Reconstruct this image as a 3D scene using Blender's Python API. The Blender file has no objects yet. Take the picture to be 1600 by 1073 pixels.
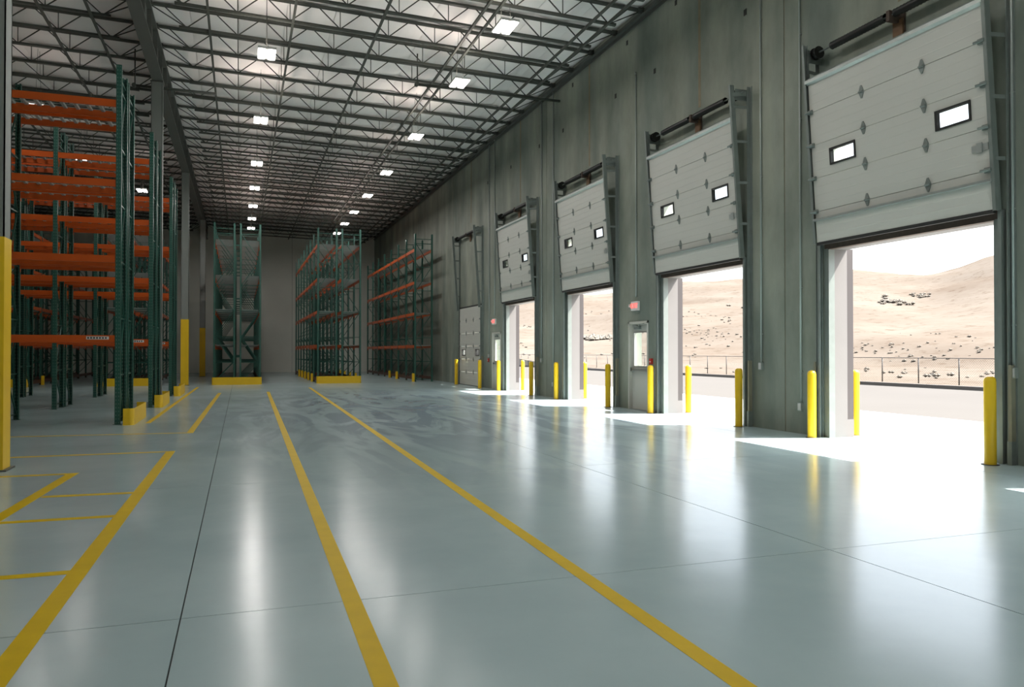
import bpy, bmesh, math, random
from mathutils import Vector, Matrix
random.seed(7)
PI = math.pi
S = bpy.context.scene
COL = S.collection

# ------------------------------------------------------------------ camera, sky, sun, exposure
cam_d = bpy.data.cameras.new('camera')
cam = bpy.data.objects.new('camera', cam_d)
COL.objects.link(cam)
cam.location = (0, 0, 1.45)
cam.rotation_euler = (PI / 2 + math.radians(0.6207), 0, -math.radians(19.5014))
cam_d.sensor_width = 36.0
cam_d.lens = 1200.0 / 1600.0 * 36.0
cam_d.clip_start, cam_d.clip_end = 0.05, 2000
S.camera = cam

world = bpy.data.worlds.new('sky')
S.world = world
world.use_nodes = True
wn = world.node_tree
wn.nodes.clear()
w_out = wn.nodes.new('ShaderNodeOutputWorld')
w_bg = wn.nodes.new('ShaderNodeBackground')
w_sky = wn.nodes.new('ShaderNodeTexSky')
w_sky.sky_type = 'NISHITA'
w_sky.sun_disc = False
w_sky.sun_elevation = math.radians(57)
w_sky.sun_rotation = math.radians(108)
w_sky.air_density = 1.0
w_sky.dust_density = 4.0
w_sky.ozone_density = 1.0
w_bg.inputs['Strength'].default_value = 0.235
w_hs = wn.nodes.new('ShaderNodeHueSaturation')      # dusty, milky air
w_hs.inputs['Saturation'].default_value = 0.45
wn.links.new(w_sky.outputs[0], w_hs.inputs['Color'])
wn.links.new(w_hs.outputs[0], w_bg.inputs['Color'])
wn.links.new(w_bg.outputs[0], w_out.inputs['Surface'])

sun_d = bpy.data.lights.new('sun', 'SUN')
sun_d.energy = 8.5
sun_d.angle = math.radians(0.53)
sun_d.color = (1.0, 0.94, 0.86)
sun = bpy.data.objects.new('sun', sun_d)
COL.objects.link(sun)
sun.location = (40, -10, 60)
sun.rotation_euler = Vector((-0.66, 0.21, -1.0)).to_track_quat('-Z', 'Y').to_euler()

S.view_settings.view_transform = 'Standard'
S.view_settings.look = 'None'
S.view_settings.gamma = 1.0
S.view_settings.use_curve_mapping = False
S.view_settings.exposure = 1.82
LAMP_W = 13.5
FARW = 19.0           # same lamps, power raised to brighten the far wall and floor
LAMP_EMIT = 5.0

# ------------------------------------------------------------------ materials
def nodes_of(m):
    m.use_nodes = True
    nt = m.node_tree
    return nt, nt.nodes['Principled BSDF']

def N(nt, typ, **kw):
    n = nt.nodes.new(typ)
    for k, v in kw.items():
        setattr(n, k, v)
    return n

def mat(name, col, rough=0.6, metal=0.0, var=0.0, scale=4.0, bump=0.0, bscale=30.0, coat=0.0, spec=0.5, stretch=None):
    m = bpy.data.materials.new(name)
    nt, b = nodes_of(m)
    b.inputs['Base Color'].default_value = (*col, 1)
    b.inputs['Roughness'].default_value = rough
    b.inputs['Metallic'].default_value = metal
    b.inputs['Specular IOR Level'].default_value = spec
    b.inputs['Coat Weight'].default_value = coat
    if var or bump:
        tc = N(nt, 'ShaderNodeTexCoord')
        mp = N(nt, 'ShaderNodeMapping')
        if stretch:
            mp.inputs['Scale'].default_value = stretch
        nt.links.new(tc.outputs['Object'], mp.inputs['Vector'])
    if var:
        no = N(nt, 'ShaderNodeTexNoise')
        no.inputs['Scale'].default_value = scale
        no.inputs['Detail'].default_value = 6
        nt.links.new(mp.outputs[0], no.inputs['Vector'])
        mix = N(nt, 'ShaderNodeMix', data_type='RGBA')
        mix.inputs['A'].default_value = (*[max(0, c * (1 - var)) for c in col], 1)
        mix.inputs['B'].default_value = (*[min(1, c * (1 + var)) for c in col], 1)
        nt.links.new(no.outputs['Fac'], mix.inputs['Factor'])
        nt.links.new(mix.outputs['Result'], b.inputs['Base Color'])
    if bump:
        n2 = N(nt, 'ShaderNodeTexNoise')
        n2.inputs['Scale'].default_value = bscale
        n2.inputs['Detail'].default_value = 4
        nt.links.new(mp.outputs[0], n2.inputs['Vector'])
        bp = N(nt, 'ShaderNodeBump')
        bp.inputs['Strength'].default_value = bump
        bp.inputs['Distance'].default_value = 0.01
        nt.links.new(n2.outputs['Fac'], bp.inputs['Height'])
        nt.links.new(bp.outputs[0], b.inputs['Normal'])
    return m

def emit(name, col, s):
    m = bpy.data.materials.new(name)
    nt, b = nodes_of(m)
    b.inputs['Base Color'].default_value = (*col, 1)
    b.inputs['Emission Color'].default_value = (*col, 1)
    b.inputs['Emission Strength'].default_value = s
    return m

def glass(name, tint=(0.95, 0.97, 0.97)):
    m = bpy.data.materials.new(name)
    m.use_nodes = True
    nt = m.node_tree
    nt.nodes.clear()
    out = N(nt, 'ShaderNodeOutputMaterial')
    tr = N(nt, 'ShaderNodeBsdfTransparent')
    tr.inputs[0].default_value = (*tint, 1)
    gl = N(nt, 'ShaderNodeBsdfGlossy')
    gl.inputs['Roughness'].default_value = 0.03
    lw = N(nt, 'ShaderNodeLayerWeight')
    lw.inputs['Blend'].default_value = 0.5
    fr = N(nt, 'ShaderNodeMath', operation='POWER')
    nt.links.new(lw.outputs['Facing'], fr.inputs[0])
    fr.inputs[1].default_value = 4.0
    mx = N(nt, 'ShaderNodeMixShader')
    nt.links.new(fr.outputs[0], mx.inputs[0])
    nt.links.new(tr.outputs[0], mx.inputs[1])
    nt.links.new(gl.outputs[0], mx.inputs[2])
    nt.links.new(mx.outputs[0], out.inputs['Surface'])
    return m

def concrete_wall(name, col):
    """cast concrete: vertical water stains, blotches, fine pores"""
    m = bpy.data.materials.new(name)
    nt, b = nodes_of(m)
    tc = N(nt, 'ShaderNodeTexCoord')
    m1 = N(nt, 'ShaderNodeMapping'); m1.inputs['Scale'].default_value = (1.1, 1.1, 0.16)
    m2 = N(nt, 'ShaderNodeMapping'); m2.inputs['Scale'].default_value = (0.8, 0.8, 0.45)
    nt.links.new(tc.outputs['Object'], m1.inputs[0]); nt.links.new(tc.outputs['Object'], m2.inputs[0])
    n1 = N(nt, 'ShaderNodeTexNoise'); n1.inputs['Scale'].default_value = 1.0; n1.inputs['Detail'].default_value = 8
    n2 = N(nt, 'ShaderNodeTexNoise'); n2.inputs['Scale'].default_value = 1.3; n2.inputs['Detail'].default_value = 9; n2.inputs['Roughness'].default_value = 0.6
    n3 = N(nt, 'ShaderNodeTexNoise'); n3.inputs['Scale'].default_value = 25.0; n3.inputs['Detail'].default_value = 5
    nt.links.new(m1.outputs[0], n1.inputs['Vector']); nt.links.new(m2.outputs[0], n2.inputs['Vector'])
    nt.links.new(tc.outputs['Object'], n3.inputs['Vector'])
    r1 = N(nt, 'ShaderNodeValToRGB')
    r1.color_ramp.elements[0].position = 0.36; r1.color_ramp.elements[0].color = (0.74, 0.79, 0.77, 1)
    r1.color_ramp.elements[1].position = 0.64; r1.color_ramp.elements[1].color = (1.22, 1.17, 1.09, 1)
    nt.links.new(n1.outputs['Fac'], r1.inputs[0])
    r2 = N(nt, 'ShaderNodeValToRGB')
    r2.color_ramp.elements[0].position = 0.3; r2.color_ramp.elements[0].color = (0.66, 0.69, 0.68, 1)
    r2.color_ramp.elements[1].position = 0.7; r2.color_ramp.elements[1].color = (1.15, 1.15, 1.15, 1)
    nt.links.new(n2.outputs['Fac'], r2.inputs[0])
    x1 = N(nt, 'ShaderNodeMix', data_type='RGBA', blend_type='MULTIPLY'); x1.inputs['Factor'].default_value = 1
    x1.inputs['A'].default_value = (*col, 1); nt.links.new(r1.outputs[0], x1.inputs['B'])
    x2 = N(nt, 'ShaderNodeMix', data_type='RGBA', blend_type='MULTIPLY'); x2.inputs['Factor'].default_value = 1
    nt.links.new(x1.outputs['Result'], x2.inputs['A']); nt.links.new(r2.outputs[0], x2.inputs['B'])
    nt.links.new(x2.outputs['Result'], b.inputs['Base Color'])
    b.inputs['Roughness'].default_value = 0.62
    bp = N(nt, 'ShaderNodeBump'); bp.inputs['Strength'].default_value = 0.12; bp.inputs['Distance'].default_value = 0.01
    nt.links.new(n3.outputs['Fac'], bp.inputs['Height']); nt.links.new(bp.outputs[0], b.inputs['Normal'])
    return m

def floor_mat():
    """sealed, burnished slab: blue grey with darker swirling tyre scuffs, semi gloss"""
    m = bpy.data.materials.new('sealed_concrete')
    nt, b = nodes_of(m)
    geo = N(nt, 'ShaderNodeNewGeometry')
    P_ = geo.outputs['Position']
    n1 = N(nt, 'ShaderNodeTexNoise'); n1.inputs['Scale'].default_value = 0.35; n1.inputs['Detail'].default_value = 8; n1.inputs['Roughness'].default_value = 0.6
    nt.links.new(P_, n1.inputs['Vector'])
    r1 = N(nt, 'ShaderNodeValToRGB')
    r1.color_ramp.elements[0].position = 0.3; r1.color_ramp.elements[0].color = (0.295, 0.392, 0.405, 1)
    r1.color_ramp.elements[1].position = 0.72; r1.color_ramp.elements[1].color = (0.385, 0.488, 0.497, 1)
    nt.links.new(n1.outputs['Fac'], r1.inputs[0])
    # swirl scuffs: strongly warped noise
    wv = N(nt, 'ShaderNodeTexNoise'); wv.inputs['Scale'].default_value = 0.75; wv.inputs['Detail'].default_value = 3.0
    wv.inputs['Roughness'].default_value = 0.5; wv.inputs['Distortion'].default_value = 3.2
    mp = N(nt, 'ShaderNodeMapping'); mp.inputs['Location'].default_value = (-4.6, -3.6, 0); mp.inputs['Scale'].default_value = (1.0, 0.22, 1.0)
    nt.links.new(P_, mp.inputs[0]); nt.links.new(mp.outputs[0], wv.inputs['Vector'])
    wr_ = N(nt, 'ShaderNodeValToRGB')
    wr_.color_ramp.elements[0].position = 0.44; wr_.color_ramp.elements[0].color = (0, 0, 0, 1)
    wr_.color_ramp.elements[1].position = 0.56; wr_.color_ramp.elements[1].color = (1, 1, 1, 1)
    nt.links.new(wv.outputs['Fac'], wr_.inputs[0])
    # worn area around the turning place (centre 4.3, 19)
    gr = N(nt, 'ShaderNodeTexGradient', gradient_type='SPHERICAL')
    mg = N(nt, 'ShaderNodeMapping'); mg.inputs['Location'].default_value = (-0.62, -1.45, 0); mg.inputs['Scale'].default_value = (0.145, 0.075, 0.1)
    nt.links.new(P_, mg.inputs[0]); nt.links.new(mg.outputs[0], gr.inputs[0])
    n2 = N(nt, 'ShaderNodeTexNoise'); n2.inputs['Scale'].default_value = 1.1; n2.inputs['Detail'].default_value = 5
    nt.links.new(mp.outputs[0], n2.inputs['Vector'])
    mu = N(nt, 'ShaderNodeMath', operation='MULTIPLY'); nt.links.new(gr.outputs['Fac'], mu.inputs[0]); nt.links.new(wr_.outputs[0], mu.inputs[1])
    mu2 = N(nt, 'ShaderNodeMath', operation='MULTIPLY'); nt.links.new(mu.outputs[0], mu2.inputs[0]); nt.links.new(n2.outputs['Fac'], mu2.inputs[1])
    mu3 = N(nt, 'ShaderNodeMath', operation='MULTIPLY', use_clamp=True); nt.links.new(mu2.outputs[0], mu3.inputs[0]); mu3.inputs[1].default_value = 3.6
    mx = N(nt, 'ShaderNodeMix', data_type='RGBA'); nt.links.new(mu3.outputs[0], mx.inputs['Factor'])
    nt.links.new(r1.outputs[0], mx.inputs['A']); mx.inputs['B'].default_value = (0.235, 0.305, 0.345, 1)
    nt.links.new(mx.outputs['Result'], b.inputs['Base Color'])
    rr = N(nt, 'ShaderNodeMapRange'); rr.inputs['To Min'].default_value = 0.155; rr.inputs['To Max'].default_value = 0.24
    nt.links.new(n1.outputs['Fac'], rr.inputs['Value']); nt.links.new(rr.outputs[0], b.inputs['Roughness'])
    b.inputs['Specular IOR Level'].default_value = 0.20
    nb = N(nt, 'ShaderNodeTexNoise'); nb.inputs['Scale'].default_value = 2.2; nb.inputs['Detail'].default_value = 2
    nt.links.new(P_, nb.inputs['Vector'])
    bp = N(nt, 'ShaderNodeBump'); bp.inputs['Strength'].default_value = 0.10; bp.inputs['Distance'].default_value = 0.02
    nt.links.new(nb.outputs['Fac'], bp.inputs['Height']); nt.links.new(bp.outputs[0], b.inputs['Normal'])
    return m

def post_mat():
    """green enamel upright with rows of punched slots"""
    m = bpy.data.materials.new('green_upright_steel')
    nt, b = nodes_of(m)
    tc = N(nt, 'ShaderNodeTexCoord')
    sx = N(nt, 'ShaderNodeSeparateXYZ'); nt.links.new(tc.outputs['Object'], sx.inputs[0])
    def M(op, a, bb, cl=False):
        n = N(nt, 'ShaderNodeMath', operation=op, use_clamp=cl)
        for i, v in enumerate((a, bb)):
            if v is None: continue
            if isinstance(v, (int, float)): n.inputs[i].default_value = v
            else: nt.links.new(v, n.inputs[i])
        return n.outputs[0]
    fz = M('ABSOLUTE', M('SUBTRACT', M('FRACT', M('MULTIPLY', sx.outputs['Z'], 1 / 0.075), None), 0.5), None)
    hz = M('LESS_THAN', fz, 0.2)
    ax = M('LESS_THAN', M('ABSOLUTE', M('SUBTRACT', M('ABSOLUTE', sx.outputs['X'], None), 0.024), None), 0.008)
    ay = M('LESS_THAN', M('ABSOLUTE', sx.outputs['Y'], None), 0.009)
    hole = M('MULTIPLY', hz, M('MAXIMUM', ax, ay))
    mx = N(nt, 'ShaderNodeMix', data_type='RGBA'); nt.links.new(hole, mx.inputs['Factor'])
    mx.inputs['A'].default_value = (0.016, 0.085, 0.063, 1); mx.inputs['B'].default_value = (0.10, 0.17, 0.145, 1)
    nt.links.new(mx.outputs['Result'], b.inputs['Base Color'])
    b.inputs['Roughness'].default_value = 0.35
    return m

MT = dict(
    floor=floor_mat(),
    joint=mat('joint_filler', (0.03, 0.035, 0.035), 0.8),
    wall=concrete_wall('tilt_up_concrete', (0.235, 0.262, 0.23)),
    farwall=mat('pale_painted_concrete', (0.78, 0.80, 0.725), 0.7, var=0.10, scale=0.7, bump=0.08),
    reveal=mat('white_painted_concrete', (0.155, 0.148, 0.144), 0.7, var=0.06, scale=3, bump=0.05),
    lav=mat('mauve_paint', (0.050, 0.043, 0.043), 0.6, var=0.06),
    deck=mat('white_roof_insulation', (0.88, 0.86, 0.835), 0.55, var=0.05, scale=1.2, bump=0.5, bscale=2.2),
    joist=mat('grey_primer_steel', (0.055, 0.062, 0.052), 0.55, var=0.12, scale=2),
    girder=mat('girder_steel', (0.085, 0.092, 0.082), 0.5, var=0.12, scale=2),
    column=mat('grey_column_paint', (0.20, 0.22, 0.205), 0.5, var=0.06, scale=2),
    yellow=mat('yellow_enamel', (0.80, 0.52, 0.015), 0.35, var=0.05, scale=6),
    ylwpaint=mat('yellow_floor_paint', (0.56, 0.385, 0.004), 0.5, var=0.14, scale=5, spec=0.15),
    green=mat('green_enamel', (0.016, 0.085, 0.063), 0.35, var=0.1, scale=8),
    post=post_mat(),
    orange=mat('orange_enamel', (0.52, 0.085, 0.009), 0.33, var=0.08, scale=5),
    galv=mat('galvanised_steel', (0.42, 0.46, 0.44), 0.38, metal=0.7, var=0.15, scale=10),
    galvdull=mat('weathered_galvanised', (0.20, 0.23, 0.215), 0.5, metal=0.35, var=0.18, scale=6),
    wire=mat('galvanised_wire', (0.38, 0.41, 0.39), 0.45, metal=0.3),
    panel=mat('white_door_panel', (0.535, 0.545, 0.50), 0.45, var=0.03, scale=1.5, bump=0.05, bscale=60),
    black=mat('black_oiled_steel', (0.012, 0.013, 0.012), 0.4, metal=0.3),
    rubber=mat('black_rubber', (0.018, 0.018, 0.017), 0.7),
    rust=mat('rusty_steel', (0.075, 0.052, 0.040), 0.8, var=0.3, scale=12),
    wood=mat('timber_pad', (0.15, 0.085, 0.04), 0.7, var=0.2, scale=10),
    cream=mat('cream_door_paint', (0.52, 0.52, 0.47), 0.45, var=0.03),
    alu=mat('brushed_aluminium', (0.42, 0.43, 0.42), 0.35, metal=0.8),
    glass=glass('clear_glass'),
    signbox=mat('white_sign_plastic', (0.75, 0.72, 0.70), 0.5),
    exitred=emit('lit_red_letters', (0.9, 0.06, 0.05), 1.0),
    redbox=mat('red_plastic', (0.45, 0.03, 0.02), 0.4),
    conduit=mat('conduit_steel', (0.34, 0.38, 0.36), 0.45, metal=0.4),
    diff=emit('lamp_diffuser', (1.0, 0.93, 0.87), LAMP_EMIT),
    lampbody=mat('lamp_housing_white', (0.6, 0.6, 0.58), 0.4),
    apron=mat('pale_concrete_apron', (0.36, 0.355, 0.345), 0.8, var=0.05, scale=0.5, spec=0.1),
    road=mat('bleached_asphalt', (0.074, 0.072, 0.070), 0.9, var=0.05, scale=0.3, spec=0.0),
    kerb=mat('kerb_concrete', (0.06, 0.054, 0.052), 0.85),
    fence=mat('fence_galvanised', (0.05, 0.047, 0.045), 0.5, metal=0.2),
    shrub=mat('dry_scrub', (0.080, 0.070, 0.056), 0.9, var=0.35, scale=3),
    caulk=mat('joint_sealant', (0.24, 0.20, 0.13), 0.7, var=0.3, scale=6),
    basebeam=mat('dark_red_steel', (0.085, 0.028, 0.016), 0.5, var=0.1),
    guardpaint=mat('worn_cream_guard', (0.22, 0.21, 0.15), 0.6, var=0.15),
    sticker=mat('white_sticker', (0.6, 0.6, 0.58), 0.5),
    ink=mat('dark_print', (0.05, 0.04, 0.04), 0.6),
)

def hill_mat():
    m = bpy.data.materials.new('dry_grass_hill')
    nt, b = nodes_of(m)
    geo = N(nt, 'ShaderNodeNewGeometry')
    n1 = N(nt, 'ShaderNodeTexNoise'); n1.inputs['Scale'].default_value = 0.05; n1.inputs['Detail'].default_value = 10; n1.inputs['Roughness'].default_value = 0.65
    n2 = N(nt, 'ShaderNodeTexNoise'); n2.inputs['Scale'].default_value = 0.6; n2.inputs['Detail'].default_value = 8; n2.inputs['Roughness'].default_value = 0.7
    mp = N(nt, 'ShaderNodeMapping'); mp.inputs['Scale'].default_value = (1, 1, 3)
    nt.links.new(geo.outputs['Position'], mp.inputs[0])
    for n in (n1, n2): nt.links.new(mp.outputs[0], n.inputs['Vector'])
    r1 = N(nt, 'ShaderNodeValToRGB')
    e = r1.color_ramp.elements
    e[0].position = 0.30; e[0].color = (0.072, 0.060, 0.050, 1)
    e[1].position = 0.60; e[1].color = (0.095, 0.085, 0.075, 1)
    nt.links.new(n1.outputs['Fac'], r1.inputs[0])
    r2 = N(nt, 'ShaderNodeValToRGB')
    e = r2.color_ramp.elements
    e[0].position = 0.34; e[0].color = (0.74, 0.68, 0.62, 1)
    e[1].position = 0.46; e[1].color = (1.03, 1.02, 1.0, 1)
    nt.links.new(n2.outputs['Fac'], r2.inputs[0])
    x = N(nt, 'ShaderNodeMix', data_type='RGBA', blend_type='MULTIPLY'); x.inputs['Factor'].default_value = 1
    nt.links.new(r1.outputs[0], x.inputs['A']); nt.links.new(r2.outputs[0], x.inputs['B'])
    nt.links.new(x.outputs['Result'], b.inputs['Base Color'])
    b.inputs['Roughness'].default_value = 0.95
    b.inputs['Specular IOR Level'].default_value = 0.0
    return m
MT['hill'] = hill_mat()

# ------------------------------------------------------------------ mesh helpers
class MB:
    def __init__(s):
        s.v, s.f, s.sm = [], [], []
    def quad(s, a, b, c, d):
        n = len(s.v); s.v += [tuple(a), tuple(b), tuple(c), tuple(d)]; s.f.append((n, n + 1, n + 2, n + 3)); s.sm.append(False)
    def box(s, x0, x1, y0, y1, z0, z1):
        n = len(s.v)
        s.v += [(x, y, z) for z in (z0, z1) for y in (y0, y1) for x in (x0, x1)]
        for f in ((0, 2, 3, 1), (4, 5, 7, 6), (0, 1, 5, 4), (2, 6, 7, 3), (0, 4, 6, 2), (1, 3, 7, 5)):
            s.f.append(tuple(n + i for i in f)); s.sm.append(False)
        return s
    def bar(s, p, q, w, h, up=(0, 0, 1)):
        p, q = Vector(p), Vector(q); d = (q - p).normalized(); u = Vector(up)
        if abs(d.dot(u)) > 0.98: u = Vector((0, 1, 0)) if abs(d.y) < 0.9 else Vector((1, 0, 0))
        a = d.cross(u).normalized(); b = a.cross(d).normalized()
        n = len(s.v)
        for c in (p, q):
            for i, j in ((-1, -1), (1, -1), (1, 1), (-1, 1)):
                s.v.append(tuple(c + a * (i * w / 2) + b * (j * h / 2)))
        for f in ((3, 2, 1, 0), (4, 5, 6, 7), (0, 1, 5, 4), (1, 2, 6, 5), (2, 3, 7, 6), (3, 0, 4, 7)):
            s.f.append(tuple(n + i for i in f)); s.sm.append(False)
        return s
    def cyl(s, p, q, r, k=8, r2=None, cap=True):
        p, q = Vector(p), Vector(q); d = (q - p).normalized()
        u = Vector((0, 0, 1)) if abs(d.z) < 0.9 else Vector((1, 0, 0))
        a = d.cross(u).normalized(); b = d.cross(a).normalized()
        n = len(s.v); r2 = r if r2 is None else r2
        for c, rr in ((p, r), (q, r2)):
            for i in range(k):
                t = 2 * PI * i / k
                s.v.append(tuple(c + a * math.cos(t) * rr + b * math.sin(t) * rr))
        for i in range(k):
            j = (i + 1) % k
            s.f.append((n + i, n + k + i, n + k + j, n + j)); s.sm.append(True)
        if cap:
            s.f.append(tuple(n + i for i in range(k))); s.sm.append(False)
            s.f.append(tuple(n + k + i for i in reversed(range(k)))); s.sm.append(False)
        return s
    def lathe(s, prof, k=16):
        n = len(s.v)
        for r, z in prof:
            for i in range(k):
                t = 2 * PI * i / k; s.v.append((r * math.cos(t), r * math.sin(t), z))
        for j in range(len(prof) - 1):
            for i in range(k):
                i2 = (i + 1) % k
                s.f.append((n + j * k + i, n + j * k + i2, n + (j + 1) * k + i2, n + (j + 1) * k + i)); s.sm.append(True)
        s.f.append(tuple(n + (len(prof) - 1) * k + i for i in range(k))); s.sm.append(False)
        return s
    def prism(s, pts, axis, a, b):
        """2-D outline extruded along axis ('x','y','z') from a to b"""
        def P(u, v, w):
            return {'x': (w, u, v), 'y': (u, w, v), 'z': (u, v, w)}[axis]
        n = len(s.v); k = len(pts)
        s.v += [P(u, v, a) for u, v in pts] + [P(u, v, b) for u, v in pts]
        s.f.append(tuple(n + i for i in range(k))); s.f.append(tuple(n + k + i for i in reversed(range(k))))
        s.sm += [False, False]
        for i in range(k):
            j = (i + 1) % k
            s.f.append((n + i, n + k + i, n + k + j, n + j)); s.sm.append(False)
        return s
    def mesh(s, name, m):
        me = bpy.data.meshes.new(name)
        me.from_pydata(s.v, [], s.f)
        me.polygons.foreach_set('use_smooth', s.sm)
        bm = bmesh.new(); bm.from_mesh(me); bmesh.ops.recalc_face_normals(bm, faces=bm.faces); bm.to_mesh(me); bm.free()
        me.materials.append(MT[m] if isinstance(m, str) else m)
        me.update()
        return me
    def build(s, name, m, parent=None, loc=(0, 0, 0)):
        return inst(name, s.mesh(name, m), parent, loc)

def inst(name, me, parent=None, loc=(0, 0, 0), rot=(0, 0, 0)):
    o = bpy.data.objects.new(name, me)
    COL.objects.link(o)
    o.location = loc; o.rotation_euler = rot
    if parent: o.parent = parent
    return o

def tag(o, label=None, cat=None, group=None, kind=None):
    if label: o['label'] = label
    if cat: o['category'] = cat
    if group: o['group'] = group
    if kind: o['kind'] = kind
    return o

def thing(name, label, cat, loc=(0, 0, 0), rotz=0.0, group=None, kind=None):
    o = bpy.data.objects.new(name, None)
    COL.objects.link(o)
    o.location = loc; o.rotation_euler = (0, 0, rotz); o.empty_display_size = 0.2
    return tag(o, label, cat, group, kind)

def B(name, m, parent, *boxes, loc=(0, 0, 0)):
    mb = MB()
    for b in boxes: mb.box(*b)
    return mb.build(name, m, parent, loc)

def slab_with_holes(x0, x1, y0, y1, z0, z1, holes):
    """upright slab (thin in x) with rectangular openings (ya, yb, za, zb)"""
    ys = sorted({y0, y1, *[min(max(v, y0), y1) for h in holes for v in h[:2]]})
    zs = sorted({z0, z1, *[min(max(v, z0), z1) for h in holes for v in h[2:]]})
    def solid(i, j):
        if i < 0 or j < 0 or i >= len(ys) - 1 or j >= len(zs) - 1: return False
        cy, cz = (ys[i] + ys[i + 1]) / 2, (zs[j] + zs[j + 1]) / 2
        return not any(a < cy < b and c < cz < d for a, b, c, d in holes)
    mb = MB()
    for i in range(len(ys) - 1):
        for j in range(len(zs) - 1):
            if not solid(i, j): continue
            a, b, c, d = ys[i], ys[i + 1], zs[j], zs[j + 1]
            mb.quad((x0, a, c), (x0, a, d), (x0, b, d), (x0, b, c))
            mb.quad((x1, a, c), (x1, b, c), (x1, b, d), (x1, a, d))
            if not solid(i - 1, j): mb.quad((x0, a, c), (x1, a, c), (x1, a, d), (x0, a, d))
            if not solid(i + 1, j): mb.quad((x0, b, c), (x0, b, d), (x1, b, d), (x1, b, c))
            if not solid(i, j - 1): mb.quad((x0, a, c), (x0, b, c), (x1, b, c), (x1, a, c))
            if not solid(i, j + 1): mb.quad((x0, a, d), (x1, a, d), (x1, b, d), (x0, b, d))
    return mb

# ------------------------------------------------------------------ main dimensions
WX = 9.38            # inner face of the dock wall
WT = 0.37            # its thickness
YF, YB, XL = 57.0, -26.0, -14.0
def roof_z(x): return 9.89 + (WX - x) * 0.0235      # underside of the deck
OPEN_W, OPEN_H = 1.52, 3.20
DOORS = [3.9, 8.92, 14.29, 19.86, 25.58, 31.75]     # dock door centres (the last one is shut)
BEHIND = [-1.6, -7.1, -12.6, -18.1]                   # the dock row goes on behind the viewer
MAN = [(16.52, 17.53), (27.74, 28.82)]               # personnel doors
TRANSOM = (4.62, 5.22)
def TL(c): return {3.9: -1.2, 8.92: -1.2, 14.29: -1.08, 19.86: -0.95, 25.58: -0.83}[c]

# ------------------------------------------------------------------ floor: cast slabs between saw cuts
floor = B('floor', 'joint', None, (XL, WX + WT, YB, YF, -0.20, -0.02))
tag(floor, 'glossy blue grey sealed concrete floor with fine saw cut joints', 'floor', kind='structure')
xs = [XL, -9.15, -4.72, -0.30, 4.08, 8.5, WX + WT]
ys = [YB, -21.9, -17.5, -13.1, -8.7, -4.3, 0.12, 4.55] + [4.55 + 4.4 * i for i in range(1, 12)] + [YF]
for i in range(len(xs) - 1):
    for j in range(len(ys) - 1):
        g = 0.0045 if i else 0.0
        B('floor_slab', 'floor', floor, (xs[i] + 0.004, xs[i + 1] - 0.004, ys[j] + 0.003, ys[j + 1] - 0.003, -0.02, 0.0))

# ------------------------------------------------------------------ walls
def wall_panel(y0, y1):
    holes = []
    for c in BEHIND: holes.append((c - OPEN_W, c + OPEN_W, 0.0, OPEN_H))
    for k, c in enumerate(DOORS):
        holes.append((c - OPEN_W, c + OPEN_W, 0.0, OPEN_H if k < 5 else 3.39))
        if k < 5: holes.append((c + TL(c), c + OPEN_W, TRANSOM[0], TRANSOM[1]))
    for a, b in MAN: holes.append((a, b, 0.0, 2.21))
    holes = [h for h in holes if h[1] > y0 and h[0] < y1]
    return slab_with_holes(WX, WX + WT, y0 + 0.014, y1 - 0.014, 0.0, 10.75, holes)
wr = B('wall_right', 'caulk', None, (WX + 0.012, WX + WT - 0.03, 0.02, 0.18, 0.0, 10.7), (WX + 0.012, WX + WT - 0.03, 11.45, 11.62, 0, 10.7),
       (WX + 0.012, WX + WT - 0.03, 23.02, 23.2, 0, 10.7), (WX + 0.012, WX + WT - 0.03, 34.62, 34.8, 0, 10.7), (WX + 0.012, WX + WT - 0.03, 46.12, 46.3, 0, 10.7))
tag(wr, 'tall grey tilt-up concrete wall with the row of dock doors', 'wall', kind='structure')
pj = [YB, -15.3, -4.35, 0.1, 11.55, 23.12, 34.72, 46.2, YF]
for a, b in zip(pj[:-1], pj[1:]):
    wall_panel(a, b).build('concrete_panel', 'wall', wr)
# rust-stained control joints over the door heads
for c in DOORS:
    B('control_joint', 'caulk', wr, (WX - 0.004, WX + 0.02, c - 0.045, c + 0.045, 6.75 if c != 31.75 else 7.0, 9.88))
# pockets left by the wall braces
for y, z in ((15.24, 9.44), (12.69, 8.15), (16.2, 8.2), (18.24, 8.24), (17.59, 9.41), (21.03, 9.45), (21.76, 8.28), (23.75, 8.3), (26.6, 8.25), (29.4, 8.25), (10.2, 8.2), (7.4, 8.2)):
    B('brace_pocket', 'rubber', wr, (WX - 0.006, WX + 0.02, y - 0.045, y + 0.045, z - 0.06, z + 0.06))
# white lining of the door openings and mauve outside pilasters
for k, c in enumerate(DOORS):
    h = OPEN_H if k < 5 else 3.39
    for s in (-1, 1):
        y = c + s * OPEN_W
        B('opening_reveal', 'reveal', wr, (WX + 0.012, WX + WT + 0.004, min(y, y - s * 0.012), max(y, y - s * 0.012), 0.0, h))
        B('outer_pilaster', 'lav', wr, (WX + WT + 0.004, WX + WT + 0.135, min(y - s * 0.01, y + s * 0.5), max(y - s * 0.01, y + s * 0.5), 0.30, 3.2))
        B('pilaster_base', 'reveal', wr, (WX + WT + 0.004, WX + WT + 0.14, min(y - s * 0.012, y + s * 0.5), max(y - s * 0.012, y + s * 0.5), 0.0, 0.30))
    B('opening_soffit', 'reveal', wr, (WX + 0.012, WX + WT + 0.004, c - OPEN_W, c + OPEN_W, h - 0.012, h))

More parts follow.
